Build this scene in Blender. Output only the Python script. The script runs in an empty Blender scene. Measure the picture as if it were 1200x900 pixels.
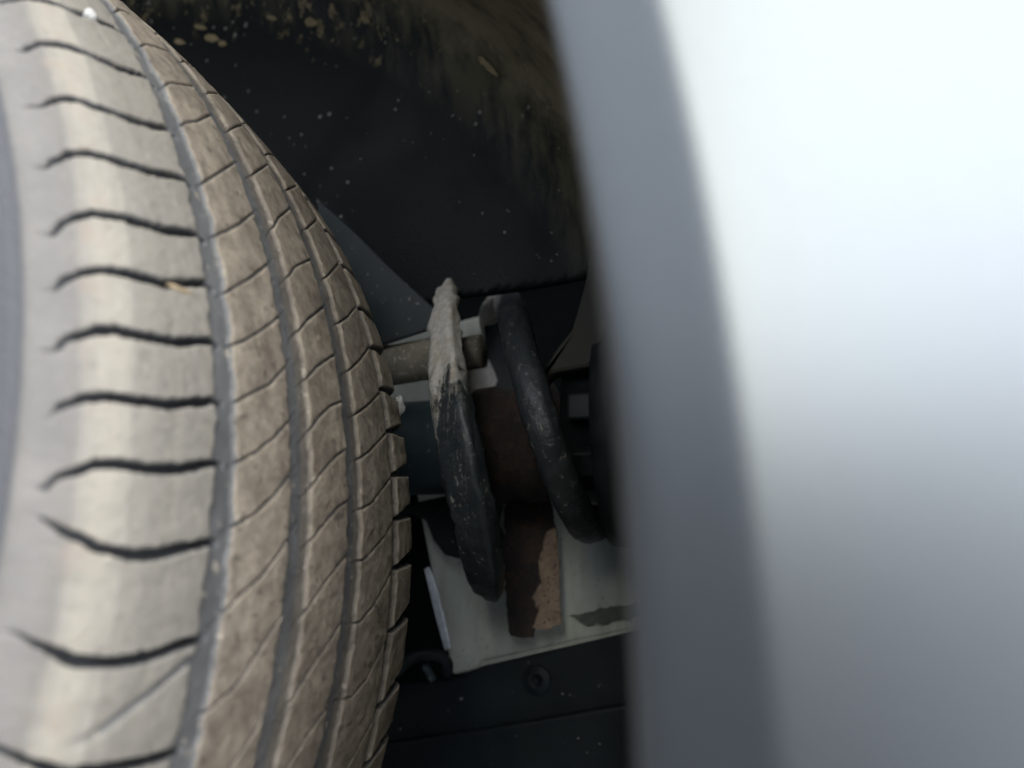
import bpy, math, random
import numpy as np
from mathutils import Matrix, Vector, noise as mnoise

random.seed(7)
rng = np.random.default_rng(7)
R = math.radians
S = bpy.context.scene
COL = S.collection
WZ = 0.316                                     # height of the wheel centre above the ground

# ------------------------------------------------------------------ camera
# axes: X along the car, Y towards the middle of the car, Z up; the phone is held on its side
CAM_M = np.array([[0.0, 0.9639279238896731, -0.2661634038438501],
                  [0.2772742407583592, 0.2557273544258294, 0.9261330982155003],
                  [0.9607908177183395, -0.07380025571846409, -0.2672723832422906]])
CAM_C = np.array([0.0217152474, -0.27121983368, 0.45891172702 + WZ])
cd = bpy.data.cameras.new('camera'); cam = bpy.data.objects.new('camera', cd); COL.objects.link(cam)
rt, dn, fw = CAM_M[:, 0], CAM_M[:, 1], CAM_M[:, 2]
cam.matrix_world = Matrix(((rt[0], -dn[0], -fw[0], CAM_C[0]), (rt[1], -dn[1], -fw[1], CAM_C[1]),
                           (rt[2], -dn[2], -fw[2], CAM_C[2]), (0, 0, 0, 1)))
cd.sensor_width = 36; cd.lens = 30; cd.clip_start = 0.005; cd.clip_end = 300
cd.dof.use_dof = True; cd.dof.focus_distance = 0.385; cd.dof.aperture_fstop = 6.0
S.camera = cam

# ------------------------------------------------------------------ sky, sun, exposure
SUN_EL, SUN_AZ = 33.0, 208.0                   # azimuth from +Y towards +X
W = bpy.data.worlds.new('World'); S.world = W; W.use_nodes = True
nt = W.node_tree; bg = nt.nodes['Background']
sky = nt.nodes.new('ShaderNodeTexSky'); sky.sky_type = 'NISHITA'; sky.sun_disc = False
sky.sun_elevation = R(SUN_EL); sky.sun_rotation = R(SUN_AZ); sky.dust_density = 0.3; sky.air_density = 1.0; sky.ozone_density = 1.0
nt.links.new(sky.outputs[0], bg.inputs[0]); bg.inputs[1].default_value = 0.05
sl = bpy.data.lights.new('sun', 'SUN'); sun = bpy.data.objects.new('sun', sl); COL.objects.link(sun)
sl.energy = 1.5; sl.angle = R(125); sl.color = (1.0, 0.98, 0.95)
sd = Vector((math.sin(R(SUN_AZ)) * math.cos(R(SUN_EL)), math.cos(R(SUN_AZ)) * math.cos(R(SUN_EL)), math.sin(R(SUN_EL))))
sun.rotation_euler = sd.to_track_quat('Z', 'Y').to_euler(); sun.location = (0, -4, 6)
S.view_settings.view_transform = 'Standard'; S.view_settings.look = 'None'
S.view_settings.exposure = 2.8; S.view_settings.gamma = 1.0
S.cycles.use_denoising = True
S.cycles.max_bounces = 8; S.cycles.diffuse_bounces = 5

# ------------------------------------------------------------------ helpers
def at(px, py, Y):
    """the point of the upright plane Y (metres inboard of the tyre's middle) seen along a sight line of the survey photograph"""
    d = CAM_M @ np.array([(px - 600) / 1000., (py - 450) / 1000., 1.])
    return CAM_C + d * (Y - CAM_C[1]) / d[1]

def link(o, parent=None):
    COL.objects.link(o)
    if parent: o.parent = parent
    return o

def mesh_obj(name, verts, faces, mat, parent=None, smooth=True, attrs=None):
    me = bpy.data.meshes.new(name)
    v = np.asarray(verts, np.float32)
    if isinstance(faces, np.ndarray):
        n, k = faces.shape
        me.vertices.add(len(v)); me.vertices.foreach_set('co', v.ravel())
        me.loops.add(n * k); me.loops.foreach_set('vertex_index', faces.astype(np.int32).ravel())
        me.polygons.add(n); me.polygons.foreach_set('loop_start', np.arange(0, n * k, k, dtype=np.int32))
        me.update(calc_edges=True)
    else:
        me.from_pydata(v.tolist(), [], faces); me.update()
    if smooth: me.polygons.foreach_set('use_smooth', np.ones(len(me.polygons), bool))
    for k_, a_ in (attrs or {}).items():
        at_ = me.attributes.new(k_, 'FLOAT', 'POINT'); at_.data.foreach_set('value', np.asarray(a_, np.float32))
    me.materials.append(mat)
    return link(bpy.data.objects.new(name, me), parent)

def sub_mesh(name, V, F, mat, parent, attrs):
    used, inv = np.unique(F, return_inverse=True)
    return mesh_obj(name, V[used], inv.reshape(F.shape), mat, parent, True, {k: a[used] for k, a in attrs.items()})

def grid_faces(nr, nc, wrap=False):
    i = np.arange(nr if wrap else nr - 1)[:, None]; j = np.arange(nc - 1)[None, :]
    i2 = (i + 1) % nr
    return np.stack([i * nc + j, i * nc + j + 1, i2 * nc + j + 1, i2 * nc + j], -1).reshape(-1, 4)

def tube(path, rad, seg=20, flat=1.0, bump=0.0, freq=60., caps=True, square=None):
    """a round bar along a path; flat squashes it, bump roughens it"""
    P = np.asarray(path, float); n = len(P)
    rad = np.broadcast_to(np.asarray(rad, float), (n,)); flat = np.broadcast_to(np.asarray(flat, float), (n,))
    T = np.gradient(P, axis=0); T /= np.linalg.norm(T, axis=1)[:, None]
    ref = np.array([0.13, 1.0, 0.21]); ref /= np.linalg.norm(ref)
    if abs(T[0] @ ref) > 0.9: ref = np.array([0.1, 0.1, 1.0])
    V = []
    for i in range(n):
        u = ref - T[i] * (ref @ T[i]); u /= np.linalg.norm(u); w = np.cross(T[i], u); ref = u
        for k in range(seg):
            a = 2 * math.pi * k / seg
            ca, sa = math.cos(a), math.sin(a)
            if square is not None:                 # flattened bar: rounded box section
                e = 1 / ((abs(ca) ** square[i] + abs(sa) ** square[i]) ** (1 / square[i])); ca *= e; sa *= e
            q = P[i] + rad[i] * (ca * u * flat[i] + sa * w)
            if bump is not None and np.ndim(bump):
                q = q + (math.cos(a) * u + math.sin(a) * w) * bump[i] * mnoise.fractal(Vector(q * freq), 1.0, 2.0, 4)
            elif bump:
                q = q + (math.cos(a) * u + math.sin(a) * w) * bump * mnoise.fractal(Vector(q * freq), 1.0, 2.0, 4)
            V.append(q)
    F = []
    for i in range(n - 1):
        for k in range(seg):
            k2 = (k + 1) % seg
            F.append((i * seg + k, i * seg + k2, (i + 1) * seg + k2, (i + 1) * seg + k))
    if caps:
        F.append(tuple(range(seg - 1, -1, -1))); F.append(tuple((n - 1) * seg + k for k in range(seg)))
    return V, F

def lathe(p0, axis, prof, seg=48):
    """turned body: prof = (distance along axis, radius)"""
    ax = np.asarray(axis, float); ax /= np.linalg.norm(ax)
    ref = np.array([1., 0, 0]) if abs(ax[0]) < .8 else np.array([0, 1., 0])
    u = np.cross(ax, ref); u /= np.linalg.norm(u); w = np.cross(ax, u)
    V = []; F = []
    for d, r in prof:
        for k in range(seg):
            a = 2 * math.pi * k / seg
            V.append(np.asarray(p0) + ax * d + r * (math.cos(a) * u + math.sin(a) * w))
    for i in range(len(prof) - 1):
        for k in range(seg):
            k2 = (k + 1) % seg
            F.append((i * seg + k, i * seg + k2, (i + 1) * seg + k2, (i + 1) * seg + k))
    F.append(tuple(range(seg - 1, -1, -1))); F.append(tuple((len(prof) - 1) * seg + k for k in range(seg)))
    return V, F

def smooth_path(pts, n):
    """Catmull-Rom through the points"""
    P = np.asarray(pts, float); P = np.vstack([2 * P[0] - P[1], P, 2 * P[-1] - P[-2]])
    out = []
    m = len(P) - 3
    for i in range(n):
        x = i / (n - 1) * m; k = min(int(x), m - 1); t = x - k
        a, b, c, d = P[k:k + 4]
        out.append(.5 * (2 * b + (c - a) * t + (2 * a - 5 * b + 4 * c - d) * t * t + (3 * b - a - 3 * c + d) * t ** 3))
    return np.array(out)

def plate(outline, thick, inward=(0, 1, 0)):
    """a sheet with real thickness: outline is a closed ring of points"""
    P = np.asarray(outline, float); n = len(P); V = np.vstack([P, P + np.asarray(inward) * thick])
    F = [tuple(range(n)), tuple(range(2 * n - 1, n - 1, -1))] + [(i, n + i, n + (i + 1) % n, (i + 1) % n) for i in range(n)]
    return V, F

def ragged(outline, step, amp, fr=90.):
    """subdivide a closed outline and give it a torn edge"""
    P = [np.asarray(p, float) for p in outline]; out = []
    for i in range(len(P)):
        a, b = P[i], P[(i + 1) % len(P)]; m = max(1, int(np.linalg.norm(b - a) / step))
        for k in range(m):
            q = a + (b - a) * k / m
            nv = mnoise.noise_vector(Vector(q * fr)); out.append(q + amp * np.array([nv.x, 0, nv.z]))
    return out

def bevel(o, w, seg=2):
    m = o.modifiers.new('bevel', 'BEVEL'); m.width = w; m.segments = seg; m.limit_method = 'ANGLE'; m.angle_limit = R(40)
    return o

# ------------------------------------------------------------------ materials
class Mat:
    def __init__(s, name, rough=.6, metal=0., base=(.5, .5, .5), coat=0.):
        s.m = bpy.data.materials.new(name); s.m.use_nodes = True; s.t = s.m.node_tree
        s.b = s.t.nodes['Principled BSDF']; s.b.inputs['Roughness'].default_value = rough
        s.b.inputs['Metallic'].default_value = metal; s.b.inputs['Base Color'].default_value = (*base, 1)
        s.b.inputs['Coat Weight'].default_value = coat
        s.geo = s.t.nodes.new('ShaderNodeNewGeometry').outputs['Position']
    def noise(s, scale, detail=4., rough=.55, vec=None, stretch=None):
        n = s.t.nodes.new('ShaderNodeTexNoise'); n.inputs['Scale'].default_value = scale
        n.inputs['Detail'].default_value = detail; n.inputs['Roughness'].default_value = rough
        v = vec or s.geo
        if stretch:
            mp = s.t.nodes.new('ShaderNodeMapping'); mp.inputs['Scale'].default_value = stretch
            s.t.links.new(v, mp.inputs['Vector']); v = mp.outputs[0]
        s.t.links.new(v, n.inputs['Vector']); return n.outputs[0]
    def voro(s, scale, feature='F1', vec=None):
        n = s.t.nodes.new('ShaderNodeTexVoronoi'); n.inputs['Scale'].default_value = scale; n.feature = feature
        s.t.links.new(vec or s.geo, n.inputs['Vector']); return n.outputs[0]
    def ramp(s, fac, stops, interp='LINEAR'):
        n = s.t.nodes.new('ShaderNodeValToRGB'); cr = n.color_ramp; cr.interpolation = interp
        while len(cr.elements) < len(stops): cr.elements.new(.5)
        for e, (p, c) in zip(cr.elements, stops):
            e.position = p; e.color = (c, c, c, 1) if isinstance(c, (int, float)) else (*c, 1)
        s.t.links.new(fac, n.inputs[0]); return n.outputs[0]
    def attr(s, name):
        n = s.t.nodes.new('ShaderNodeAttribute'); n.attribute_name = name; return n.outputs['Fac']
    def rng(s, v, a, b, c=0., d=1.):
        n = s.t.nodes.new('ShaderNodeMapRange'); s.t.links.new(v, n.inputs[0])
        for i, x in enumerate((a, b, c, d)): n.inputs[1 + i].default_value = x
        return n.outputs[0]
    def math(s, op, a, b=None):
        n = s.t.nodes.new('ShaderNodeMath'); n.operation = op
        for i, x in enumerate((a, b)):
            if x is None: continue
            if isinstance(x, (int, float)): n.inputs[i].default_value = x
            else: s.t.links.new(x, n.inputs[i])
        return n.outputs[0]
    def sep(s, axis):
        n = s.t.nodes.new('ShaderNodeSeparateXYZ'); s.t.links.new(s.geo, n.inputs[0]); return n.outputs[axis]
    def mix(s, fac, a, b, mode='MIX'):
        n = s.t.nodes.new('ShaderNodeMix'); n.data_type = 'RGBA'; n.blend_type = mode
        for sock, x in ((n.inputs[0], fac), (n.inputs[6], a), (n.inputs[7], b)):
            if isinstance(x, (int, float)): sock.default_value = x if sock.type == 'VALUE' else (x, x, x, 1)
            elif isinstance(x, tuple): sock.default_value = (*x, 1)
            else: s.t.links.new(x, sock)
        return n.outputs[2]
    def spec(s, v): s.b.inputs['Specular IOR Level'].default_value = v; return s
    def radial(s):
        x, z = s.sep(0), s.math('SUBTRACT', s.sep(2), WZ)
        return s.math('SQRT', s.math('ADD', s.math('MULTIPLY', x, x), s.math('MULTIPLY', z, z)))
    def color(s, c): s.t.links.new(c, s.b.inputs['Base Color']); return s
    def rough(s, c): s.t.links.new(c, s.b.inputs['Roughness']); return s
    def bump(s, h, dist=.001, strength=.5):
        n = s.t.nodes.new('ShaderNodeBump'); n.inputs['Distance'].default_value = dist; n.inputs['Strength'].default_value = strength
        s.t.links.new(h, n.inputs['Height']); s.t.links.new(n.outputs[0], s.b.inputs['Normal']); return s
SHOULDER= [[(-32.26, -93.8), (-32.25, -88.6), (-33.24, -75.9), (-34.1, -67.5)], [(-27.08, -107.9), (-27.79, -104.1), (-28.04, -100.6), (-28.14, -95.0), (-28.2, -88.4), (-28.46, -79.4), (-29.69, -66.2)], [(-22.87, -107.5), (-23.5, -103.9), (-23.77, -99.8), (-23.63, -94.5), (-23.83, -83.9), (-24.34, -74.9), (-25.29, -65.4)], [(-18.7, -108.7), (-19.08, -107.4), (-19.75, -103.7), (-20.0, -98.8), (-20.0, -91.3), (-20.29, -81.0), (-21.38, -65.3)], [(-14.6, -108.9), (-15.33, -107.0), (-15.97, -102.4), (-16.18, -97.7), (-16.28, -89.3), (-16.54, -78.9), (-17.44, -65.4)], [(-11.42, -109.1), (-12.09, -107.2), (-12.7, -102.2), (-12.88, -97.6), (-12.94, -88.7), (-13.03, -82.4), (-14.27, -64.3)], [(-8.25, -109.0), (-8.89, -107.0), (-9.45, -101.8), (-9.62, -97.2), (-9.64, -88.5), (-9.83, -79.3), (-10.69, -65.6)], [(-4.8, -109.6), (-5.44, -107.9), (-5.98, -103.4), (-6.15, -98.5), (-6.17, -91.6), (-6.36, -81.8), (-7.27, -65.2)], [(-1.59, -108.9), (-2.13, -107.2), (-2.84, -100.6), (-2.95, -95.5), (-2.91, -87.6), (-3.18, -77.5), (-3.9, -65.0)], [(-0.34, -109.7), (0.28, -105.0), (0.91, -98.7), (1.18, -89.9), (1.0, -82.1), (0.18, -64.7)], [(4.74, -109.6), (5.22, -105.8), (5.82, -99.7), (5.92, -94.4), (5.86, -86.2), (5.55, -77.0), (4.96, -64.6)], [(10.47, -83.0), (10.37, -72.5), (10.2, -64.0)]]
RIBA= [[(-31.26, -57.3), (-33.57, -40.4)], [(-25.99, -59.6), (-27.3, -52.6), (-28.7, -42.8), (-30.35, -33.5)], [(-21.31, -59.6), (-23.32, -47.6), (-25.92, -32.2)], [(-17.65, -59.3), (-19.12, -48.2), (-20.4, -39.3), (-22.23, -28.4)], [(-13.93, -58.2), (-14.94, -50.7), (-16.13, -41.9), (-18.08, -29.1)], [(-10.68, -58.4), (-11.61, -48.9), (-12.83, -39.2), (-14.38, -28.1)], [(-7.6, -55.1), (-8.42, -47.7), (-9.45, -37.5), (-10.7, -29.8)], [(-4.07, -55.9), (-5.03, -46.3), (-6.11, -37.6), (-7.37, -29.1)], [(-0.77, -54.9), (-1.68, -45.4), (-2.75, -37.3), (-3.98, -29.8)], [(3.5, -54.0), (2.7, -49.1), (1.66, -40.3), (-0.3, -29.3)], [(8.34, -54.4), (7.37, -45.3), (5.91, -38.1), (3.9, -29.1)], [(11.18, -38.0), (10.21, -33.4), (8.89, -28.6)]]
RIBB= [[(-31.4, -16.2), (-35.09, 5.7)], [(-26.83, -16.6), (-30.72, 7.5)], [(-22.39, -14.6), (-23.99, -6.5), (-25.96, 6.3)], [(-18.01, -16.5), (-19.91, -5.5), (-21.69, 9.4)], [(-13.81, -17.8), (-15.55, -7.1), (-17.77, 10.5)], [(-10.7, -16.2), (-12.26, -5.4), (-14.01, 11.0)], [(-7.26, -16.1), (-8.72, -7.5), (-9.73, 0.9), (-10.63, 12.6)], [(-3.85, -15.3), (-5.22, -6.5), (-6.35, 2.6), (-7.21, 12.4)], [(-0.44, -15.9), (-1.79, -6.4), (-2.93, 2.4), (-3.72, 12.3)], [(3.65, -15.4), (2.44, -8.1), (1.32, -0.5), (-0.14, 11.8)], [(8.06, -12.6), (6.37, -3.5), (4.1, 11.4)], [(12.28, -8.6), (10.67, -0.1), (9.07, 12.4)]]
RIBC= [[(-24.22, 10.7), (-30.71, 55.6)], [(-20.21, 15.0), (-24.81, 48.5)], [(-16.64, 16.3), (-18.73, 35.6), (-21.84, 59.5)], [(-13.11, 19.7), (-15.23, 38.4), (-17.91, 59.6)], [(-9.72, 18.7), (-11.38, 36.7), (-14.39, 65.4)], [(-6.44, 17.8), (-7.7, 32.9), (-10.49, 60.7)], [(-3.04, 18.0), (-3.97, 32.8), (-6.85, 60.0)], [(0.31, 15.6), (0.01, 27.0), (-1.82, 46.8), (-3.33, 59.6)], [(4.26, 16.4), (4.11, 27.4), (2.85, 40.5), (0.85, 55.6)], [(9.0, 20.8), (8.94, 29.6), (7.9, 41.6), (5.13, 59.4)], [(12.89, 45.8), (10.55, 60.9)]]

def m_tyre():
    k = Mat('dusty_rubber', rough=.62)
    s = k.attr('sv'); dep = k.attr('dep'); rad = k.attr('rad')
    big = k.noise(38, 5, .6); fine = k.noise(420, 5, .65); lane = k.noise(1.0, 3, .6, vec=None, stretch=(9, 240, 9))
    spots = k.noise(150, 3, .5)
    rubber = (.035, .036, .038)
    wav = k.noise(26, 4, .6)
    # dust lanes round the shoulder, with its bright highlight band painted into the colour
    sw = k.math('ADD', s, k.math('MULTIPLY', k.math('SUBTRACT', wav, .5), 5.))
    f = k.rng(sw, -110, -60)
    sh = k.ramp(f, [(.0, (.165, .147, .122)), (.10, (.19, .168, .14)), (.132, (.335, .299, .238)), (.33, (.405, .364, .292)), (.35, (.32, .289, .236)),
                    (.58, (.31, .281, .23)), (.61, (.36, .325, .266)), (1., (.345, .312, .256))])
    tone = k.math('ADD', k.math('MULTIPLY', lane, .6), k.math('MULTIPLY', big, .4))
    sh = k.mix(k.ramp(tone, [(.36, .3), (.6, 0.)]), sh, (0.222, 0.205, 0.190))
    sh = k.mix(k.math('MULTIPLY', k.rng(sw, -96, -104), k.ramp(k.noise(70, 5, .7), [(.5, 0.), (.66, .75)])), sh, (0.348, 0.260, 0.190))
    dust_rib = k.ramp(k.math('ADD', k.math('MULTIPLY', k.noise(75, 6, .72), .85), k.math('MULTIPLY', lane, .15)),
                      [(.36, (.205, .168, .128)), (.47, (.318, .264, .20)), (.55, (.385, .322, .244)), (.66, (.50, .42, .32))])
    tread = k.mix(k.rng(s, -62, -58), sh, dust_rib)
    pits = k.ramp(k.noise(260, 3, .6), [(.60, 0.), (.68, .6)])
    tread = k.mix(k.math('MULTIPLY', pits, k.rng(s, -66, -56, .35, 1.)), tread, (0.074, 0.062, 0.050))
    crumbs = k.ramp(k.noise(210, 2, .5, stretch=(1, 1.4, 1)), [(.67, 0.), (.71, .9)])
    tread = k.mix(k.math('MULTIPLY', crumbs, k.rng(s, -66, -56, .25, 1.)), tread, (0.495, 0.410, 0.303))
    # the bottom of a groove shows the grey rubber, one side of it holds packed dirt
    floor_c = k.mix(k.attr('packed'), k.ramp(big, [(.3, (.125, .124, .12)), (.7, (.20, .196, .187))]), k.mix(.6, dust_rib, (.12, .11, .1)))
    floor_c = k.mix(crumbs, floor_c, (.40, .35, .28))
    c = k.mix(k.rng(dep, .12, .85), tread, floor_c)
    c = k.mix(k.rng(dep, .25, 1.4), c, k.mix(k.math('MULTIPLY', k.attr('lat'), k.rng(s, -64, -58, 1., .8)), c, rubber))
    # side wall: dust film ends at the shoulder step; light fall-off painted darker below
    side = k.mix(k.ramp(big, [(.35, 0.), (.65, 1.)]), (.155, .143, .127), (.20, .183, .16))
    dark = k.mix(fine, (.055, .056, .06), (.085, .085, .088))
    side = k.mix(k.rng(rad, .2906, .2922), dark, side)
    c = k.mix(k.math('MULTIPLY', k.rng(s, -108, -101, 1, 0), 1.), c, k.mix(k.rng(dep, .2, .8), side, rubber))
    c = k.mix(k.rng(s, 97, 103), c, dark)
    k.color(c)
    k.rough(k.rng(fine, .3, .7, .52, .74))
    k.bump(k.math('ADD', k.math('MULTIPLY', fine, .5), k.math('MULTIPLY', k.noise(170, 4, .65), .7)), .0009, .5)
    return k.m

def m_plain(name, a, b, scale=60, rough=.6, metal=0., bump=.3, dist=.0006, fl=None, spec=.5):
    """two tones of one thing, plus optional flecks (colour, size, share)"""
    k = Mat(name, rough=rough, metal=metal).spec(spec)
    n = k.noise(scale, 5, .6); c = k.ramp(n, [(.32, a), (.68, b)])
    if fl:
        f = k.noise(fl[1], 2, .5); c = k.mix(k.ramp(f, [(fl[2], 0.), (fl[2] + .05, .9)]), c, fl[0])
    k.color(c); k.rough(k.rng(n, .3, .7, rough - .1, rough + .1)); k.bump(n, dist, bump)
    return k.m

def m_liner():
    k = Mat('black_liner_plastic', rough=.5).spec(.2)
    n = k.noise(25, 5, .6); fine = k.noise(700, 3, .5)
    c = k.ramp(n, [(.3, (.0018, .0034, .0042)), (.7, (.004, .0066, .0080))])
    # splashes: specks whose size and number vary over the wall
    v = k.voro(150); where = k.ramp(k.noise(14, 3, .6), [(.40, .03), (.62, .22)])
    speck = k.math('LESS_THAN', v, where)
    keep = k.math('GREATER_THAN', k.noise(95, 1, .5), .55)
    c = k.mix(k.math('MULTIPLY', k.math('MULTIPLY', speck, keep), .8), c, (.24, .24, .21))
    # golden brown splats and wet streaks along the front of the arch
    rad = k.radial(); zone = k.math('MULTIPLY', k.rng(rad, .365, .415), k.rng(k.sep(0), -.27, -.35))
    sp = k.noise(62, 5, .75, stretch=(1, 1, 1.6)); flecks = k.math('GREATER_THAN', k.math('ADD', sp, k.math('MULTIPLY', zone, .13)), .70)
    c = k.mix(k.math('MULTIPLY', k.math('MULTIPLY', flecks, zone), .85), c, k.ramp(k.noise(200, 3, .6), [(.35, (.12, .095, .045)), (.65, (.30, .25, .14))]))
    c = k.mix(k.math('MULTIPLY', k.rng(rad, .40, .425), k.ramp(k.noise(30, 5, .7, stretch=(.5, 1, 2)), [(.42, 0.), (.6, .8)])), c, (.10, .095, .055))
    # dried mud film on the outer half of the arch
    film = k.math('MULTIPLY', k.rng(k.math('ADD', k.sep(1), k.math('MULTIPLY', k.noise(40, 4, .7), .03)), .168, .152), k.ramp(k.noise(22, 6, .7, stretch=(1, 3, 1)), [(.36, .35), (.56, 1.)]))
    c = k.mix(k.math('MULTIPLY', film, .85), c, (.22, .19, .125))
    k.color(c); k.rough(k.rng(n, .3, .7, .42, .6)); k.bump(k.math('ADD', fine, n), .0008, .35)
    return k.m

def m_paint():
    k = Mat('silver_car_paint', rough=.33, metal=.93, base=(.56, .575, .6), coat=.2)
    k.b.inputs['Coat Roughness'].default_value = .25
    n = k.noise(900, 2, .5); big = k.noise(7, 3, .5)
    k.color(k.mix(n, (.145, .155, .161), (.168, .179, .186)))
    k.rough(k.rng(big, .3, .7, .31, .36)); k.bump(n, .00005, .2)
    return k.m

def m_inner():
    k = Mat('pale_body_paint', rough=.5)
    n = k.noise(45, 5, .65); st = k.noise(30, 4, .6, stretch=(.4, 1, 2.5))
    c = k.ramp(n, [(.3, (.335, .35, .305)), (.7, (.44, .455, .405))])
    c = k.mix(k.ramp(st, [(.46, 0.), (.68, .65)]), c, (.23, .235, .19))
    c = k.mix(k.ramp(k.noise(520, 2, .5), [(.69, 0.), (.73, .8)]), c, (.06, .055, .045))
    k.color(c); k.bump(n, .0006, .3)
    return k.m

def m_rust():
    k = Mat('rust', rough=.85)
    n = k.noise(70, 6, .7); f = k.noise(420, 4, .7)
    c = k.ramp(n, [(.3, (.012, .0095, .008)), (.5, (.024, .0165, .013)), (.72, (.06, .03, .018))])
    c = k.mix(k.ramp(f, [(.56, 0.), (.7, .5)]), c, (.10, .075, .055))
    k.color(c); k.bump(k.math('ADD', n, f), .0015, .8)
    return k.m

def m_spring():
    k = Mat('chipped_black_spring_paint', rough=.42)
    n = k.noise(110, 5, .65); f = k.noise(330, 3, .6)
    c = k.ramp(n, [(.3, (.020, .025, .028)), (.7, (.045, .053, .057))])
    chips = k.ramp(k.noise(330, 4, .7, stretch=(.6, 1, 1)), [(.61, 0.), (.67, .75)])
    c = k.mix(chips, c, (.30, .28, .235))
    # cake of pale dried mud over the end of the coil, running out in streaks
    run = k.noise(70, 5, .7, stretch=(.16, 2.2, 2.2)); brk = k.noise(240, 4, .7)
    m1 = k.math('ADD', k.math('ADD', k.rng(k.sep(0), -.122, -.084, .36, .06), k.rng(k.sep(0), -.084, .01, 0., -.10)), k.math('ADD', k.math('MULTIPLY', run, .8), k.math('MULTIPLY', brk, .28)))
    mud = k.ramp(m1, [(.62, 0.), (.72, 1.)])
    mud = k.math('MULTIPLY', mud, k.rng(k.sep(2), .640, .630))
    c = k.mix(mud, c, k.ramp(f, [(.35, (.44, .42, .385)), (.7, (.68, .65, .60))]))
    c = k.mix(k.math('MULTIPLY', mud, k.ramp(k.noise(85, 3, .6), [(.52, 0.), (.66, .55)])), c, (.40, .31, .20))
    k.color(c); k.rough(k.mix(mud, .42, .9)); k.bump(k.math('ADD', k.math('MULTIPLY', mud, 1.6), k.math('MULTIPLY', f, .6)), .0014, .8)
    return k.m

def m_paving():
    k = Mat('pale_concrete', rough=.85)
    f = k.noise(220, 4, .6); n = k.noise(1.3, 4, .6)
    k.color(k.mix(n, k.ramp(f, [(.3, (.46, .47, .475)), (.7, (.57, .58, .585))]), (.52, .525, .53)))
    k.bump(f, .003, .6); return k.m

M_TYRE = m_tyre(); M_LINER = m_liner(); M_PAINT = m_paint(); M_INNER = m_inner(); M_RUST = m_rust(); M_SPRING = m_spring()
M_VOID = m_plain('void_black', (.002, .003, .0035), (.005, .0065, .007), 30, .7, spec=.1)  # near-black tone stands for the shade behind the arch
M_SHEEN = m_plain('sheen_black_plastic', (.009, .0155, .019), (.018, .028, .033), 40, .45, spec=.4, fl=((.2, .2, .17), 300, .69))  # lighter blue-black tone stands for sheen on the liner
M_TEAL = m_plain('dark_damper_paint', (.024, .038, .045), (.042, .062, .07), 40, .38, .1, .2, fl=((.2, .2, .17), 300, .68))
M_DUSTMETAL = m_plain('dusty_steel', (.12, .108, .085), (.24, .215, .17), 55, .75, .1, .5, fl=((.38, .36, .3), 380, .6))
M_RUBBER = m_plain('black_rubber', (.008, .010, .012), (.02, .024, .027), 90, .55, spec=.3)
M_DARK = m_plain('black_undertray_plastic', (.003, .0055, .0065), (.0065, .0105, .012), 30, .5, spec=.18, fl=((.16, .16, .14), 260, .72))
M_BRACKET = m_plain('dull_brown_bracket_paint', (.028, .026, .022), (.05, .046, .038), 40, .7)
M_ALU = m_plain('bare_bright_metal', (.30, .32, .35), (.66, .69, .72), 130, .4, .75, .1)
M_FLAKE = m_plain('flaking_primer', (.15, .105, .072), (.26, .19, .135), 150, .85, 0, .6, .001, fl=((.035, .022, .016), 480, .60))
M_SEAL = m_plain('old_sealant', (.05, .055, .046), (.11, .115, .098), 160, .8)
M_RIM = m_plain('wheel_alloy', (.35, .36, .37), (.45, .46, .47), 30, .4, .8)
M_STONE = m_plain('pale_stone', (.52, .5, .46), (.7, .68, .63), 300, .8)
M_LEAF = m_plain('dry_leaf', (.19, .15, .08), (.32, .26, .15), 160, .8)
M_LEAFY = m_plain('yellow_leaf', (.42, .30, .12), (.60, .46, .22), 220, .8)
M_CLAY = m_plain('dried_clay', (.36, .27, .16), (.55, .43, .27), 400, .9, 0, .6, .001)
M_ADDED_WALL = m_plain("added_wall_grey", (.045, .05, .057), (.066, .072, .08), 6, .9)  # grey of the added wall, kept dark for its reflection
M_ASPH = m_paving(); M_DARK_STRIP = m_plain('dark_strip_grey', (.075, .077, .08), (.115, .117, .12), 220, .9, bump=.6, dist=.004)

# ------------------------------------------------------------------ the ground
ground = mesh_obj('ground', [(-60, -60, 0), (60, -60, 0), (60, 60, 0), (-60, 60, 0)], [(0, 1, 2, 3)], M_ASPH, None, False)
ground['kind'] = 'structure'; ground['label'] = 'pale concrete ground under the car'

added_dark_strip = mesh_obj('added_dark_strip', [(-.30, -60, .004), (60, -60, .004), (60, 60, .004), (-.30, 60, .004)], [(0, 1, 2, 3)], M_DARK_STRIP, None, False)  # dark strip added out of view to darken the fender's lower reflection
added_dark_strip['kind'] = 'structure'; added_dark_strip['label'] = 'dark strip of ground added out of view to darken the reflection'

car = link(bpy.data.objects.new('parked_car', None)); car.empty_display_size = .1
car['label'] = 'silver grey car seen at its wheel arch, with a dusty worn tyre'
car['category'] = 'car'

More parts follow.
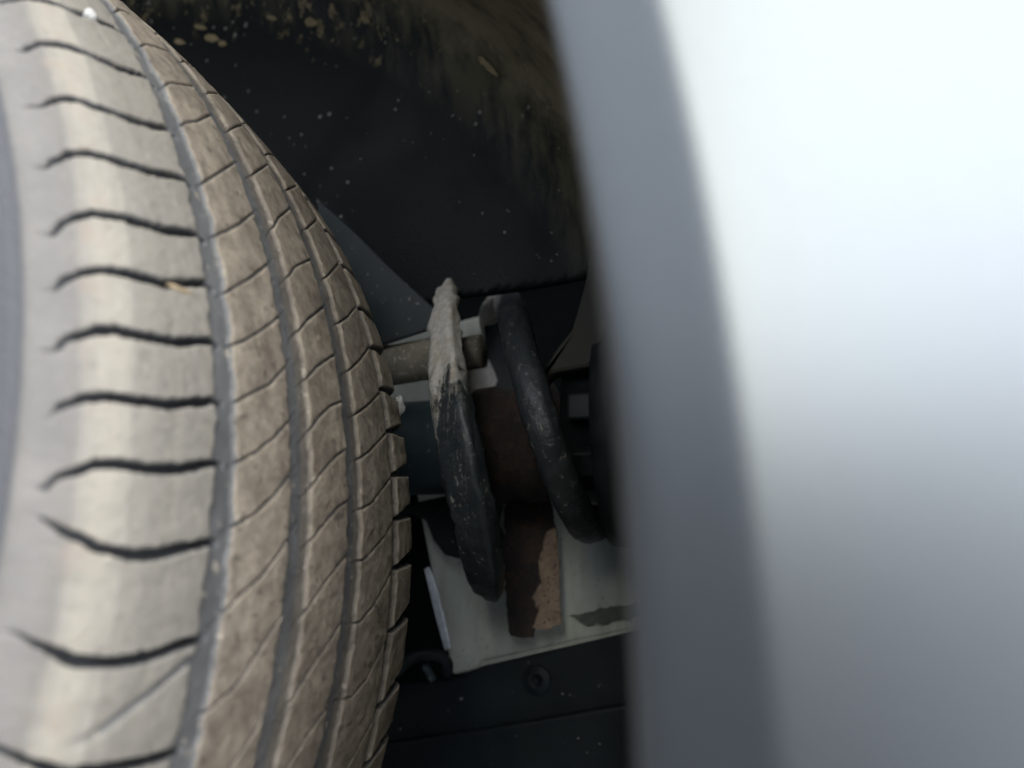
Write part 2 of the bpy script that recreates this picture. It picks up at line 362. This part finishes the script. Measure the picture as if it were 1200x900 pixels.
# ------------------------------------------------------------------ fender
def arch_edge(phi):
    """arch opening: apex slightly behind the wheel centre"""
    return .035 + .50 * math.sin(phi), .4415 - .42 * (1 - math.cos(phi))
FPROF = [(-.122, .006), (-.134, .0025), (-.146, .0006), (-.154, .0), (-.158, .0006), (-.1594, .003), (-.1605, .007), (-.1615, .011),
         (-.1625, .0145), (-.16300, .0165), (-.16312, .0175), (-.16300, .0195), (-.1627, .026), (-.1624, .034), (-.1621, .044), (-.1619, .056),
         (-.1617, .070), (-.1612, .086), (-.1598, .104), (-.157, .125), (-.151, .150), (-.141, .18), (-.124, .215), (-.094, .26)]
V = []; NP = 221
for i in range(NP):
    ph = R(-112 + 224 * i / (NP - 1)); x, z = arch_edge(ph)
    tx, tz = .50 * math.cos(ph), -.42 * math.sin(ph); l = math.hypot(tx, tz); nx, nz = -tz / l, tx / l
    for (yy, n) in FPROF: V.append((x + nx * n, yy, z + nz * n + WZ))
fender = mesh_obj('fender', V, grid_faces(NP, len(FPROF))[:, ::-1].copy(), M_PAINT, car)
sm = fender.modifiers.new('sub', 'SUBSURF'); sm.levels = 1; sm.render_levels = 1
fender['label'] = 'silver grey painted fender with a flared wheel arch lip'

# ------------------------------------------------------------------ tyre: real tread, cut block by block
def spread(lines, pitch, before, after):
    """carry the pattern round the tyre past the surveyed cuts"""
    L = [list(l) for l in lines]
    first, last = L[0], L[-1]
    pre = [[(t - pitch * k, s) for t, s in first] for k in range(before, 0, -1)]
    post = [[(t + pitch * k, s) for t, s in last] for k in range(1, after + 1)]
    return pre + L + post
SHOULDER[0] = [(-31.2, -108.5), (-31.9, -103)] + SHOULDER[0]
SHOULDER[-1] = [(9.4, -109.3), (9.9, -104), (10.5, -96)] + SHOULDER[-1][0:]
RIBA[0] = [(-29.9, -57.6), (-31.4, -50), (-34.2, -29)]
inner = []
for te, ti in zip((-26.3, -21.84, -17.91, -14.2, -10.5, -6.85, -3.35, .4, 5.1, 10.6), (-26.9, -22.3, -18.8, -14.8, -11.5, -8.1, -4.7, -.9, 3.4, 8.4)):
    inner.append([(te, 60.), (ti, 84.), (ti - .3, 100.)])
SHOULDER, RIBA, RIBB, RIBC, INNER = (spread(l, 4.1, 9, 6) for l in (SHOULDER, RIBA, RIBB, RIBC, inner))
DIAG = [(9.42, -96.2), (8.75, -89.2), (7.75, -81.3), (6.78, -72.9), (5.96, -66.5)]
RINGS = [(-59.7, 4.4, 1.4), (-21.4, 6.2, 1.25), (17.3, 5.8, 1.25), (61.0, 3.2, 1.9)]       # centre, half width, depth (mm)
PROF = [(-100, 216), (-104, 220), (-112, 230), (-118, 245), (-119.5, 262), (-117.5, 276), (-114.8, 286), (-113.2, 289.6), (-111, 294.5), (-105, 301),
        (-98, 305.5), (-90, 308.5), (-80, 310.6), (-60, 312.6), (-40, 314.5), (-20, 315.6), (0, 316), (20, 315.6), (40, 314.6),
        (60, 312.8), (75, 311.4), (84, 310.2), (90, 307.5), (95, 303), (99, 296), (103, 286), (106, 270), (107, 250), (103, 232), (96, 220), (92, 216)]

def columns(step_t, step_s):
    P = smooth_path(PROF, 4000); d = np.r_[0, np.cumsum(np.hypot(*np.diff(P, axis=0).T))]
    i0 = d[np.argmax(P[:, 0] > -114.)]; i0 = d[np.where((P[:, 1] > 288) & (P[:, 0] < 0))[0][0]]; i1 = d[np.where((P[:, 1] > 290) & (P[:, 0] > 0))[0][-1]]
    q = np.r_[np.linspace(0, i0, max(6, int(i0 / step_s)), endpoint=False), np.linspace(i0, i1, int((i1 - i0) / step_t), endpoint=False), np.linspace(i1, d[-1], max(6, int((d[-1] - i1) / step_s)))]
    s = np.interp(q, d, P[:, 0]); r = np.interp(q, d, P[:, 1])
    ds, dr = np.gradient(s), np.gradient(r); l = np.hypot(ds, dr)
    return s, r, -dr / l, ds / l, (q >= i0) & (q <= i1)          # outward normal (s, r)

def wall(d, hw, soft): 
    t = np.clip((hw + soft - d) / (2 * soft), 0, 1); return t * t * (3 - 2 * t)

def vnoise(th, s, a, b, seed):
    """smooth random field over (angle, width); a degrees and b mm between its knots"""
    g = np.random.default_rng(seed); u = (th - th.min()) / a; v = (s - s.min()) / b
    N = g.random((int(u.max()) + 3, int(v.max()) + 3)) - .5
    i = u.astype(int); j = v.astype(int); fu = (u - i)[:, None]; fv = (v - j)[None, :]
    fu = fu * fu * (3 - 2 * fu); fv = fv * fv * (3 - 2 * fv)
    return (N[np.ix_(i, j)] * (1 - fu) * (1 - fv) + N[np.ix_(i + 1, j)] * fu * (1 - fv) + N[np.ix_(i, j + 1)] * (1 - fu) * fv + N[np.ix_(i + 1, j + 1)] * fu * fv)

def tread(th, s, wide=1.0):
    """depth (mm) of the tread pattern, how much of it is a cross cut, and the block each spot belongs to"""
    T, Sg = np.meshgrid(th, s, indexing='ij'); dep = np.zeros_like(T); lat = np.zeros_like(T)
    for c, hw, d in RINGS:
        # worn, slightly wavering groove edges
        ed = np.interp(T[:, 0], T[:, 0], .35 * np.sin(T[:, 0] * 1.7 + c) + .25 * np.sin(T[:, 0] * 4.1 + 2 * c))[:, None]
        ed = ed + .9 * vnoise(th, s, .35, 3., 211 + int(c))
        dep = np.maximum(dep, d * wall(np.abs(Sg - c), hw + ed, 1.0 * wide))
    blk = np.zeros(T.shape, np.int32); jag = .55 * vnoise(th, s, .16, 1.1, 3) + .5 * vnoise(th, s, .5, 3., 4)
    edges = [-1e9] + [c for c, _, _ in RINGS] + [1e9]
    sets = ((SHOULDER, 'sh'), (RIBA, 'rib'), (RIBB, 'rib'), (RIBC, 'rib'), (INNER, 'in'))
    for r, (lines, kind) in enumerate(sets):
        cols = np.where((s > edges[r]) & (s <= edges[r + 1]))[0]
        sc = s[cols]; cnt = np.zeros((len(th), len(cols)), np.int32); dd = np.zeros((len(th), len(cols)))
        for j, l in enumerate(lines):
            a = np.array(l); o = np.argsort(a[:, 1]); ss, tt = a[o, 1], a[o, 0]
            # straight continuation past the ends of the cut
            t = np.interp(sc, ss, tt)
            t = np.where(sc < ss[0], tt[0] + (sc - ss[0]) * (tt[1] - tt[0]) / (ss[1] - ss[0]) * (kind == 'rib'), t)
            t = np.where(sc > ss[-1], tt[-1] + (sc - ss[-1]) * (tt[-1] - tt[-2]) / (ss[-1] - ss[-2]) * (kind == 'rib'), t)
            slope = np.gradient(t, sc) * math.pi / 180 * 312
            dist = np.abs(th[:, None] - t[None, :]) * math.pi / 180 * 312 / np.sqrt(1 + slope ** 2)[None, :]
            if kind == 'sh':
                hw = np.interp(sc, [-111, -107, -101, -92, -75, -63], [.15, .55, 1.05, 1.25, 1.2, .95]); dp = np.interp(sc, [-112, -109, -104, -98, -63], [0, .8, 3., 4.2, 4.4]); sf = .5
            elif kind == 'rib':
                hw = np.full(len(sc), .27); dp = np.full(len(sc), 1.7); sf = .25
            else:
                hw = np.interp(sc, [60, 68, 80, 95], [.5, .9, 2.2, 3.0]); dp = np.interp(sc, [60, 90, 97, 102], [3, 5.4, 4.5, 0]); sf = 1.0
            e = 1.0
            if kind == 'sh' and 3 < (j * 7) % 11 < 6: e = .85
            dd = np.maximum(dd, e * dp[None, :] * wall(dist + jag[:, cols] * (1. if kind == 'sh' else .3), hw[None, :] * wide, sf * wide))
            cnt += (th[:, None] > t[None, :])
        lat[:, cols] = np.where(dd > dep[:, cols], np.clip(dd / 1.2, 0, 1), 0)
        dep[:, cols] = np.maximum(dep[:, cols], dd); blk[:, cols] = r * 1000 + cnt
    a = np.array(DIAG); cols = np.where((s > -98) & (s < -64.5))[0]; sc = s[cols]
    t = np.interp(sc, a[:, 1], a[:, 0]); dist = np.abs(th[:, None] - t[None, :]) * math.pi / 180 * 312 * .8
    dep[:, cols] = np.maximum(dep[:, cols], np.interp(sc, [-97, -88, -66], [.1, .8, 1.1])[None, :] * wall(dist, 1.0 * wide, .6))
    return dep, lat, blk

def packed(dep, s):
    out = np.zeros_like(dep)
    for c, hw, d in RINGS[1:]:
        x = (s - c) / hw; out += (np.clip((x - .05) / .3, 0, 1) * (np.abs(x) < 1.4))[None, :]
    return out

def tyre_grid(t0, t1, dt, step_t, step_s, wide=1.0):
    s, r, ns, nr, in_tread = columns(step_t, step_s); th = np.arange(t0, t1 + dt * .5, dt)
    thp = th if t0 < 0 else ((th - 32) % 16.4) - 4.1      # the hidden part repeats a few pitches
    dep, lat, blk = tread(thp, s, wide); dep[:, ~in_tread] = 0
    # scuffs: the rubber is not perfectly even
    wob = .10 * np.sin(th[:, None] * 2.1 + s[None, :] * .11) + .06 * np.sin(th[:, None] * 5.3 - s[None, :] * .31)
    rr = r[None, :] - nr[None, :] * (dep + wob); sv = s[None, :] - ns[None, :] * dep
    wob += (.28 * vnoise(th, s, .6, 4., 8) + .22 * vnoise(th, s, .22, 1.6, 9)) * in_tread[None, :]
    rr = r[None, :] - nr[None, :] * (dep + wob)
    T = np.radians(th)[:, None]
    V = np.stack([rr * np.sin(T), sv, rr * np.cos(T)], -1).reshape(-1, 3) / 1000; V[:, 2] += WZ
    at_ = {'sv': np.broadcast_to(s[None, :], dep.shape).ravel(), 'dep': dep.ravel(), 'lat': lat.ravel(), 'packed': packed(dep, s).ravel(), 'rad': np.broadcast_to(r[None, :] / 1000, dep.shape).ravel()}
    F = grid_faces(len(th), len(s))
    return V, F, at_, dep, blk, s, th

V, F, AT, dep, blk, s, th = tyre_grid(-64, 32, .085, .62, 3.0)
nc = len(s); ring_floor = np.zeros(dep.shape, bool)
for c, hw, d in RINGS: ring_floor |= (np.abs(s - c) < hw + .2)[None, :] & (dep > d * .6)
own = np.where((s > -112) & (s < 101), 1, 0)[None, :] * np.where((th > -40) & (th < 19), 1, 0)[:, None]
bid = np.where((own > 0) & ~ring_floor, blk + 1, 0)
fb = bid.ravel()[F].min(axis=1)                       # a face at a border stays with the lower block or the carcass
fmax = bid.ravel()[F].max(axis=1); fb = np.where((fb == 0) & (fmax > 0) & (dep.ravel()[F].max(axis=1) < 2.2), fmax, fb)
# each block is one piece: stray slivers go to the carcass
nr_, nc_ = len(th) - 1, len(s) - 1; G = fb.reshape(nr_, nc_); lab = np.zeros(G.shape, np.int32)
best = {}; cur = 0; Gl = G.tolist(); seen = [[False] * nc_ for _ in range(nr_)]
for i0 in range(nr_):
    for j0 in range(nc_):
        b = Gl[i0][j0]
        if b == 0 or seen[i0][j0]: continue
        seen[i0][j0] = True; st = [(i0, j0)]; comp = []
        while st:
            i, j = st.pop(); comp.append((i, j))
            for i2, j2 in ((i + 1, j), (i - 1, j), (i, j + 1), (i, j - 1)):
                if 0 <= i2 < nr_ and 0 <= j2 < nc_ and not seen[i2][j2] and Gl[i2][j2] == b:
                    seen[i2][j2] = True; st.append((i2, j2))
        if len(comp) > len(best.get(b, ())): best[b] = comp
fb = np.zeros(G.shape, np.int64)
for b, comp in best.items():
    if len(comp) < 80: continue
    q = np.array(comp); fb[q[:, 0], q[:, 1]] = b
fb = fb.ravel()
V2, F2, AT2, *_ = tyre_grid(32, 296, .5, 1.6, 5.0, 2.2)
Fc = np.vstack([F[fb == 0], F2 + len(V)])
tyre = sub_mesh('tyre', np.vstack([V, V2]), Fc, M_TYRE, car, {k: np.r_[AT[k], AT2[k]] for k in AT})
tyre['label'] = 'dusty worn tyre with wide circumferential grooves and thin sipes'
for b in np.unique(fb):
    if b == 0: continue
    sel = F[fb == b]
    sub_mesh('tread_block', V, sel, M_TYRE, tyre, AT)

# the wheel rim inside the tyre, out of the frame
prof = [(.104, .150), (.106, .2195), (.102, .2195), (.09, .205), (.02, .195), (-.085, .20), (-.092, .214)]
V, F = [], []
for i in range(72):
    a = 2 * math.pi * i / 72
    for y, r in [(-.106, .2195), (-.100, .221), (-.092, .212), (-.06, .2), (.04, .196), (.088, .21), (.094, .219)]:
        V.append((r * math.sin(a), y, r * math.cos(a) + WZ))
rim = mesh_obj('rim', V, grid_faces(72, 7, True), M_RIM, car)
hv, hf = lathe((0, -.085, WZ), (0, 1, 0), [(0, .05), (.004, .068), (.06, .07)])
mesh_obj('hub', hv, hf, M_RIM, rim)
for i in range(5):
    a = 2 * math.pi * i / 5; d = np.array([math.sin(a), 0, math.cos(a)]); t = np.array([d[2], 0, -d[0]]); o = np.array([0, -.075, WZ])
    ring = [o + d * .06 + t * .026, o + d * .2 + t * .034, o + d * .2 - t * .034, o + d * .06 - t * .026]
    v, f = plate(ring, .022); bevel(mesh_obj('spoke', v, f, M_RIM, rim, False), .004)

# ------------------------------------------------------------------ wheel arch liner
LPROF = [(-.132, .452), (-.10, .455), (-.04, .456), (.03, .456), (.09, .455), (.125, .451), (.143, .443), (.155, .430), (.163, .412),
         (.168, .38), (.172, .34), (.176, .30), (.18, .25), (.184, .20), (.186, .15)]
LP = smooth_path(LPROF, 110); NA = 420
V = []
for i in range(NA):
    a = R(-118 + 236 * i / (NA - 1))
    for (y, r) in LP:
        rr = r * (1 + .004 * math.sin(a * 19) * (y < .1))
        rib = .0015 * max(0, math.sin(a * 13 + .6)) ** 6 * (1 if y > .12 else 0)       # stiffening swages of the inner wall
        V.append((.0 + rr * math.sin(a), y - rib, rr * math.cos(a) + WZ))
V = np.array(V); F = grid_faces(NA, len(LP)); cen = V[F].mean(axis=1)
hole = (cen[:, 1] > .150) & (cen[:, 2] - WZ > .0) & (cen[:, 0] > -.160)
rim_v = np.intersect1d(F[hole].ravel(), F[~hole].ravel()); rim_v = rim_v[np.abs(V[rim_v, 0] + .160) < .008]; V[rim_v, 0] = -.160      # trimmed edge
V_LINER, F_LINER = V, F[~hole]
liner = mesh_obj('wheel_arch_liner', V, F[~hole], M_LINER, car)
liner['label'] = 'black plastic wheel arch liner speckled with mud'
sm = liner.modifiers.new('thick', 'SOLIDIFY'); sm.thickness = .003; sm.offset = -1

# ------------------------------------------------------------------ inner body
def px_ring(pts, Y): return [at(x, y, Y) for x, y in pts]
ring = px_ring([(395, 419), (450, 401), (508, 384), (565, 369), (580, 379), (592, 470), (640, 545), (745, 556), (800, 560), (800, 728), (745, 737), (650, 756), (566, 775), (561, 782), (557, 785), (531, 791), (518, 735), (500, 640), (484, 560), (430, 520)], .255)
v, f = plate(ring, .012); inner = bevel(mesh_obj('inner_wing', v, f, M_INNER, car, False), .0016, 3)
inner['label'] = 'pale painted inner wing panel behind the spring'
# folded return edge along the bottom of the panel
v, f = plate(px_ring([(562, 776), (800, 722), (800, 733), (563, 788)], .2556), .03); mesh_obj('flange', v, f, M_INNER, inner, False)
# near-black box added behind the arch to block light and keep gaps dark
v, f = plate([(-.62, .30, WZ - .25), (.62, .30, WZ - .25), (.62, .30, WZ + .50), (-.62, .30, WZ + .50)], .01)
mesh_obj('light_block_back', v, f, M_VOID, car, False)
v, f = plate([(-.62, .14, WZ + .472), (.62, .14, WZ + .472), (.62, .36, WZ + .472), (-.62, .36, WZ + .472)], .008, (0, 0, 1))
mesh_obj('light_block_roof', v, f, M_VOID, car, False)
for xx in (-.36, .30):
    v, f = plate([(xx, .192, WZ - .1), (xx, .30, WZ - .1), (xx, .30, WZ + .47), (xx, .192, WZ + .47)], .006, (1, 0, 0)); mesh_obj('light_block_side', v, f, M_VOID, car, False)  # sides and floor added to stop light leaking in
v, f = plate([(-.36, .192, WZ + .12), (.30, .192, WZ + .12), (.30, .30, WZ + .12), (-.36, .30, WZ + .12)], .006, (0, 0, 1)); mesh_obj('light_block_floor', v, f, M_VOID, car, False)
v, f = plate(px_ring([(566, 380), (590, 374), (616, 420), (650, 470), (600, 476), (584, 462), (572, 430)], .236), .006)
bevel(mesh_obj('dark_gap_plate', v, f, M_RUBBER, car, False), .0015)  # black plate added to cover the pale panel in the dark gap
v, f = plate(px_ring([(370, 230), (412, 268), (462, 318), (508, 360), (524, 379), (450, 403), (390, 420)], .158), .003)
bevel(mesh_obj('liner_sheen_facet', v, f, M_SHEEN, car, False), .001)  # added plate: sheen of a liner facet put into a lighter colour
# bright metal edge beside the panel
v, f = plate(px_ring([(497, 667), (502, 664), (508, 676), (520, 722), (528, 760), (521, 763), (510, 722)], .246), .003)
bevel(mesh_obj('metal_strip', v, f, M_ALU, car, False), .0006)['label'] = 'bright bare metal strip beside the pale panel'
# smear of old sealant along the bottom seam
ring = ragged(px_ring([(668, 722), (700, 714), (760, 704), (760, 720), (720, 729), (690, 733)], .2535), .002, .0022, 200.)
v, f = plate(ring, .0012); mesh_obj('sealant', v, f, M_SEAL, inner, False)

# undertray with a fastener and a step
ring = px_ring([(400, 812), (470, 800), (531, 794), (566, 780), (800, 726), (800, 1000), (380, 1000)], .243)
v, f = plate(ring, .01); tray = bevel(mesh_obj('undertray', v, f, M_DARK, car, False), .002)
tray['label'] = 'black plastic undertray below the pale panel'
ring = px_ring([(380, 880), (500, 862), (570, 852), (800, 812), (800, 1000), (380, 1000)], .239)
v, f = plate(ring, .006); bevel(mesh_obj('step_panel', v, f, M_DARK, tray, False), .004, 4)
c = at(630, 797, .243); v, f = lathe(c, (0, -1, 0), [(-.002, .0085), (.0016, .0085), (.0024, .0078), (.0022, .0062), (.0034, .0055), (.0034, .0030), (.0022, .0026)], 40)
mesh_obj('fastener', v, f, M_DARK, tray)
v, f = lathe(c + np.array([0, -.003, 0]), (0, -1, 0), [(0, .0022), (.0012, .002)], 6); mesh_obj('fastener_head', v, f, M_DARK, tray, False)

# ------------------------------------------------------------------ suspension strut (axis runs up and inboard)
AX = .205
def strut_pts(lst): return [at(x, y, AX) for x, y in lst]
def body(name, x0, x1, y0, y1, r, mat, prof=None, seg=56):
    a, b = at(x0, y0, AX), at(x1, y1, AX); L = np.linalg.norm(b - a)
    pr = [(t * L, q) for t, q in (prof or [(0, r), (1, r)])]
    v, f = lathe(a, b - a, pr, seg); return mesh_obj(name, v, f, mat, car)
strut = body('damper', 300, 566, 532, 522, .0285, M_TEAL, [(0, .0285), (.60, .0285), (.605, .030), (.64, .030), (.645, .0285), (1, .0285)])
strut['label'] = 'dark painted damper body below the spring'
boot = body('rusty_tube', 560, 655, 523, 516, .033, M_RUST, [(0, .028), (.02, .034), (.3, .035), (.34, .0325), (.55, .0325), (.6, .035), (.95, .0345), (1, .03)])
boot['label'] = 'rusty brown tube inside the spring coils'
# dusty link rod
a, b = at(380, 440, .172), at(566, 411, .172)
P = [a + (b - a) * t for t in np.linspace(0, 1, 40)]
rr = [.0120 if t < .86 else .0098 for t in np.linspace(0, 1, 40)]
v, f = tube(P, rr, 28, bump=.0006, freq=120); rod = mesh_obj('link_rod', v, f, M_DUSTMETAL, car); rod['label'] = 'dust caked steel link rod'

# ------------------------------------------------------------------ coil spring
def coil_path(x_of, y_mid, amp, phis):
    out = []
    for ph in phis:
        Y = AX - .079 * math.sin(ph); k = 1.0 if math.sin(ph) >= 0 else .80 + .20 * abs(math.cos(ph))
        out.append(at(np.interp(ph, *x_of), np.interp(ph, *y_mid) - amp(ph) * k * math.cos(ph), Y))
    return out
pi = math.pi
xs = ([0, .45, .75, 1.04, 1.23, 1.5, 1.9, 2.1, 2.5, 2.8, pi, 1.5 * pi, 1.86 * pi, 2 * pi, 2.3 * pi, 2.45 * pi, 2.6 * pi, 2.8 * pi, 3 * pi, 3.5 * pi, 4 * pi, 5 * pi, 6 * pi],
      [529, 523, 520, 523, 525, 533, 547, 556, 565, 569, 571, 588, 576, 591, 610, 627, 647, 674, 695, 722, 740, 800, 860])
ym = ([0, pi, 2 * pi, 3 * pi, 6 * pi], [510, 510, 492, 488, 480])
amp = lambda ph: np.interp(ph, [0, pi, 1.5 * pi, 2 * pi, 3 * pi, 6 * pi], [188, 180, 150, 138, 132, 132])
phis = np.linspace(.0, 5.4 * pi, 320)
P = coil_path(xs, ym, amp, phis)
rad = np.interp(phis, [0, .12, .45, .75, 1.04, 1.23, 1.5, 2.1, 2.8, pi, 4.5, 6, 30], [.0014, .0030, .0055, .0071, .0078, .0086, .0094, .0096, .0086, .0076, .0085, .0092, .0092])
rad = rad * np.interp(phis, [0, 2.6, 4, 30], [1.22, 1.2, .96, .94])
v, f = tube(P, rad, 36, flat=np.interp(phis, [0, 2.8, 4, 30], [.55, .55, .85, .9]), bump=np.interp(phis, [0, .5, 1.6, 3, 30], [.0026, .0024, .0014, .0008, .0006]), freq=190,
            square=np.interp(phis, [0, 2.8, 3.6, 30], [5., 4.5, 2.4, 2.2]))
spring = mesh_obj('coil_spring', v, f, M_SPRING, car)
spring['label'] = 'black coil spring with a broken end caked in pale mud'
# pan under the lowest coil
pan = body('spring_seat', 546, 566, 521, 520, .05, M_SPRING, [(0, .03), (.1, .05), (.5, .056), (.85, .058), (.9, .0565), (.55, .052), (1, .03)], 64)
# top mount: rubber seat with blocks, and the bracket of the tower
mount = body('strut_mount', 672, 790, 505, 500, .06, M_RUBBER, [(0, .036), (.05, .048), (.35, .050), (.38, .066), (.62, .068), (.66, .062), (1, .062)], 64)
for k in range(12):
    a = 2 * pi * k / 12; c0 = at(690, 504, AX); ax = at(790, 500, AX) - at(672, 505, AX); ax /= np.linalg.norm(ax)
    u = np.cross(ax, [0, 1, 0]); u /= np.linalg.norm(u); w = np.cross(ax, u); e = math.cos(a) * u + math.sin(a) * w; t = np.cross(ax, e); p0 = c0 + e * .047
    q = [p0 + ax * i + t * j + e * m for i in (0, .014) for j in (-.007, .007) for m in (0, .012)]
    bevel(mesh_obj('rubber_block', q, [(0, 1, 3, 2), (4, 6, 7, 5), (0, 4, 5, 1), (2, 3, 7, 6), (0, 2, 6, 4), (1, 5, 7, 3)], M_RUBBER, mount, False), .0015)
ring = px_ring([(694, 285), (722, 296), (716, 380), (704, 416), (690, 430), (656, 436), (642, 440), (634, 470), (628, 450), (650, 410), (670, 385), (684, 335)], .148)
v, f = plate(ring, .012); bevel(mesh_obj('tower_bracket', v, f, M_BRACKET, car, False), .003)['label'] = 'dull brown bracket at the top of the strut'
ring = px_ring([(655, 420), (706, 408), (716, 520), (700, 560), (690, 520), (676, 470)], .205)
v, f = plate(ring, .01); bevel(mesh_obj('tower_gusset', v, f, M_BRACKET, car, False), .002)

ring = px_ring([(440, 596), (487, 588), (550, 574), (566, 640), (556, 654), (545, 650), (538, 655), (520, 650), (506, 632), (498, 610), (486, 604), (440, 612)], .238)
v, f = plate(ring, .005); bevel(mesh_obj('lower_dark_plate', v, f, M_DARK, car, False), .002)['label'] = 'dark plate under the damper body'  # plate filling the dark shape below the damper
# rusted plate hanging in front of the pale panel
ring = ragged(px_ring([(592, 575), (640, 570), (650, 615), (653, 660), (655, 705), (650, 730), (627, 738), (624, 748), (597, 746), (592, 700), (590, 640)], .236), .0018, .0017, 260.)
v, f = plate(ring, .004); rp = mesh_obj('rusty_plate', v, f, M_RUST, car, False); rp['label'] = 'rusty brown plate with ragged lower end'
ring = ragged(px_ring([(640, 622), (651, 618), (655, 660), (657, 732), (640, 737), (625, 736), (630, 715), (623, 700), (634, 684), (631, 660)], .2352), .0015, .0014, 260.)
v, f = plate(ring, .0012); mesh_obj('primer_flake', v, f, M_FLAKE, rp, False)

# rubber hose end near the bottom of the tyre
P = smooth_path([at(452, 800, .232), at(470, 782, .228), at(484, 771, .225), (at(500, 767, .224)), at(515, 769, .225), at(524, 777, .228), at(524, 788, .236)], 60)
v, f = tube(P, .0034, 16); hose = mesh_obj('brake_hose', v, f, M_RUBBER, car); hose['label'] = 'black rubber hose bent in a short arc'
v, f = tube([at(497, 778, .23), at(503, 790, .232), at(508, 797, .234)], .0024, 12); mesh_obj('hose_clip', v, f, M_TEAL, hose)

# ------------------------------------------------------------------ loose things
def on_tyre(t, s, lift=0.):
    P = np.array(PROF[4:-4], float); r = np.interp(s, P[:, 0], P[:, 1]) + lift
    return np.array([r * math.sin(R(t)), s, r * math.cos(R(t))]) / 1000 + np.array([0, 0, WZ])
def lump(name, c, size, mat, label, cat, seed=0, group=None, squash=(1, 1, 1)):
    import bmesh
    bm = bmesh.new(); bmesh.ops.create_icosphere(bm, subdivisions=3, radius=1)
    for q in bm.verts:
        n = mnoise.fractal(q.co * 1.3 + Vector((seed * 3.1, seed, 0)), 1., 2., 3); q.co *= 1 + .35 * n
        q.co = Vector((q.co.x * squash[0], q.co.y * squash[1], q.co.z * squash[2])) * size
    me = bpy.data.meshes.new(name); bm.to_mesh(me); bm.free(); me.materials.append(mat)
    me.polygons.foreach_set('use_smooth', np.ones(len(me.polygons), bool))
    o = link(bpy.data.objects.new(name, me)); o.location = c
    o['label'] = label; o['category'] = cat
    if group: o['group'] = group
    return o
lump('pebble', on_tyre(-33.1, -81, -.6), .0022, M_STONE, 'small white pebble wedged in the topmost shoulder cut of the tyre', 'stone', 1)
lump('clay_crumb', on_tyre(-13.1, -74, -1.0), .0036, M_CLAY, 'yellowish crumb of dried clay filling a shoulder cut of the tyre', 'dirt clump', 3, squash=(.3, 1.9, .4))

lump('clay_crumb', at(466, 476, .099), .0036, M_STONE, 'pale crumb of dried mud stuck on the inner tread edge beside the damper', 'dirt clump', 7, squash=(1.5, .8, .9))

def leaf(c, n, up, size, mat, label, seed, group=None, aspect=.5):
    """a small dry curled leaf with a pointed tip, a raised midrib and a little thickness"""
    n = np.asarray(n, float); n /= np.linalg.norm(n); u = np.asarray(up, float); u -= n * (u @ n); u /= np.linalg.norm(u); w = np.cross(n, u)
    rr = random.Random(seed); V = []; nu, nv = 12, 7
    for i in range(nu):
        t = i / (nu - 1); wd = aspect * math.sin(pi * t ** .8) ** .8 * (1 + .3 * rr.uniform(-1, 1)) + .02
        for j in range(nv):
            q = j / (nv - 1) * 2 - 1
            V.append(np.asarray(c) + size * ((t - .5) * u + q * wd * .5 * w + n * (.05 + .06 * q * q * wd + .06 * (t - .5) ** 2 - .02 * math.exp(-q * q * 30))))
    o = mesh_obj('dry_leaf', V, grid_faces(nu, nv), mat); m = o.modifiers.new('thick', 'SOLIDIFY'); m.thickness = .0004
    o['label'] = label; o['category'] = 'leaf'
    if group: o['group'] = group
    return o
leaf(on_tyre(8.6, -57.5, -3.2), on_tyre(8.6, -57.5) - np.array([0, -.05, WZ]), (1, .15, 0), .0105, M_LEAFY, 'yellow leaf scrap lying in the first wide groove of the tyre', 5)

# leaf scraps and mud splats stuck to the liner, laid on its surface
from mathutils.bvhtree import BVHTree
bvh = BVHTree.FromPolygons([tuple(q) for q in V_LINER], F_LINER.tolist())
def on_liner(px, py):
    d = at(px, py, .3) - CAM_C; h, n, _, _ = bvh.ray_cast(Vector(CAM_C), Vector(d).normalized())
    n = np.array(n); h = np.array(h)
    return h, (n if n @ d < 0 else -n)
for k, (px, py, sz, asp, lb) in enumerate([
        (250, 46, .014, .34, 'tan dry leaf scrap on the liner, longest of those above the tyre'),
        (262, 52, .008, .5, 'small round leaf scrap touching the longest one on the liner'),
        (236, 33, .012, .3, 'dry leaf scrap near the top edge on the black liner'),
        (212, 50, .010, .4, 'greyish leaf scrap on the liner closest to the tyre shoulder'),
        (366, 27, .011, .55, 'round brown leaf scrap on the liner midway along the top edge'),
        (320, 22, .010, .3, 'narrow leaf scrap on the liner between two round ones'),
        (430, 24, .010, .4, 'dull brown leaf scrap on the liner towards the fender'),
        (575, 78, .020, .22, 'long thin brown leaf scrap on the liner nearest the fender')]):
    h, n = on_liner(px, py); leaf(h + n * .0002, n, (.25, .5, .8), sz, M_LEAF, lb, 20 + k, 'leaf scraps stuck to the wheel arch liner', asp)

# unseen dark wall, added only for the paint to reflect
v, f = plate([(-.55, -2.6, 0), (6, -2.6, 0), (6, -2.6, 2.1), (-.55, -2.6, 2.1)], .25, (0, -1, 0))
wallo = bevel(mesh_obj('added_reflected_wall', v, f, M_ADDED_WALL, None, False), .02)
wallo['label'] = 'plain grey unseen wall added for the car paint to reflect'; wallo['category'] = 'wall'
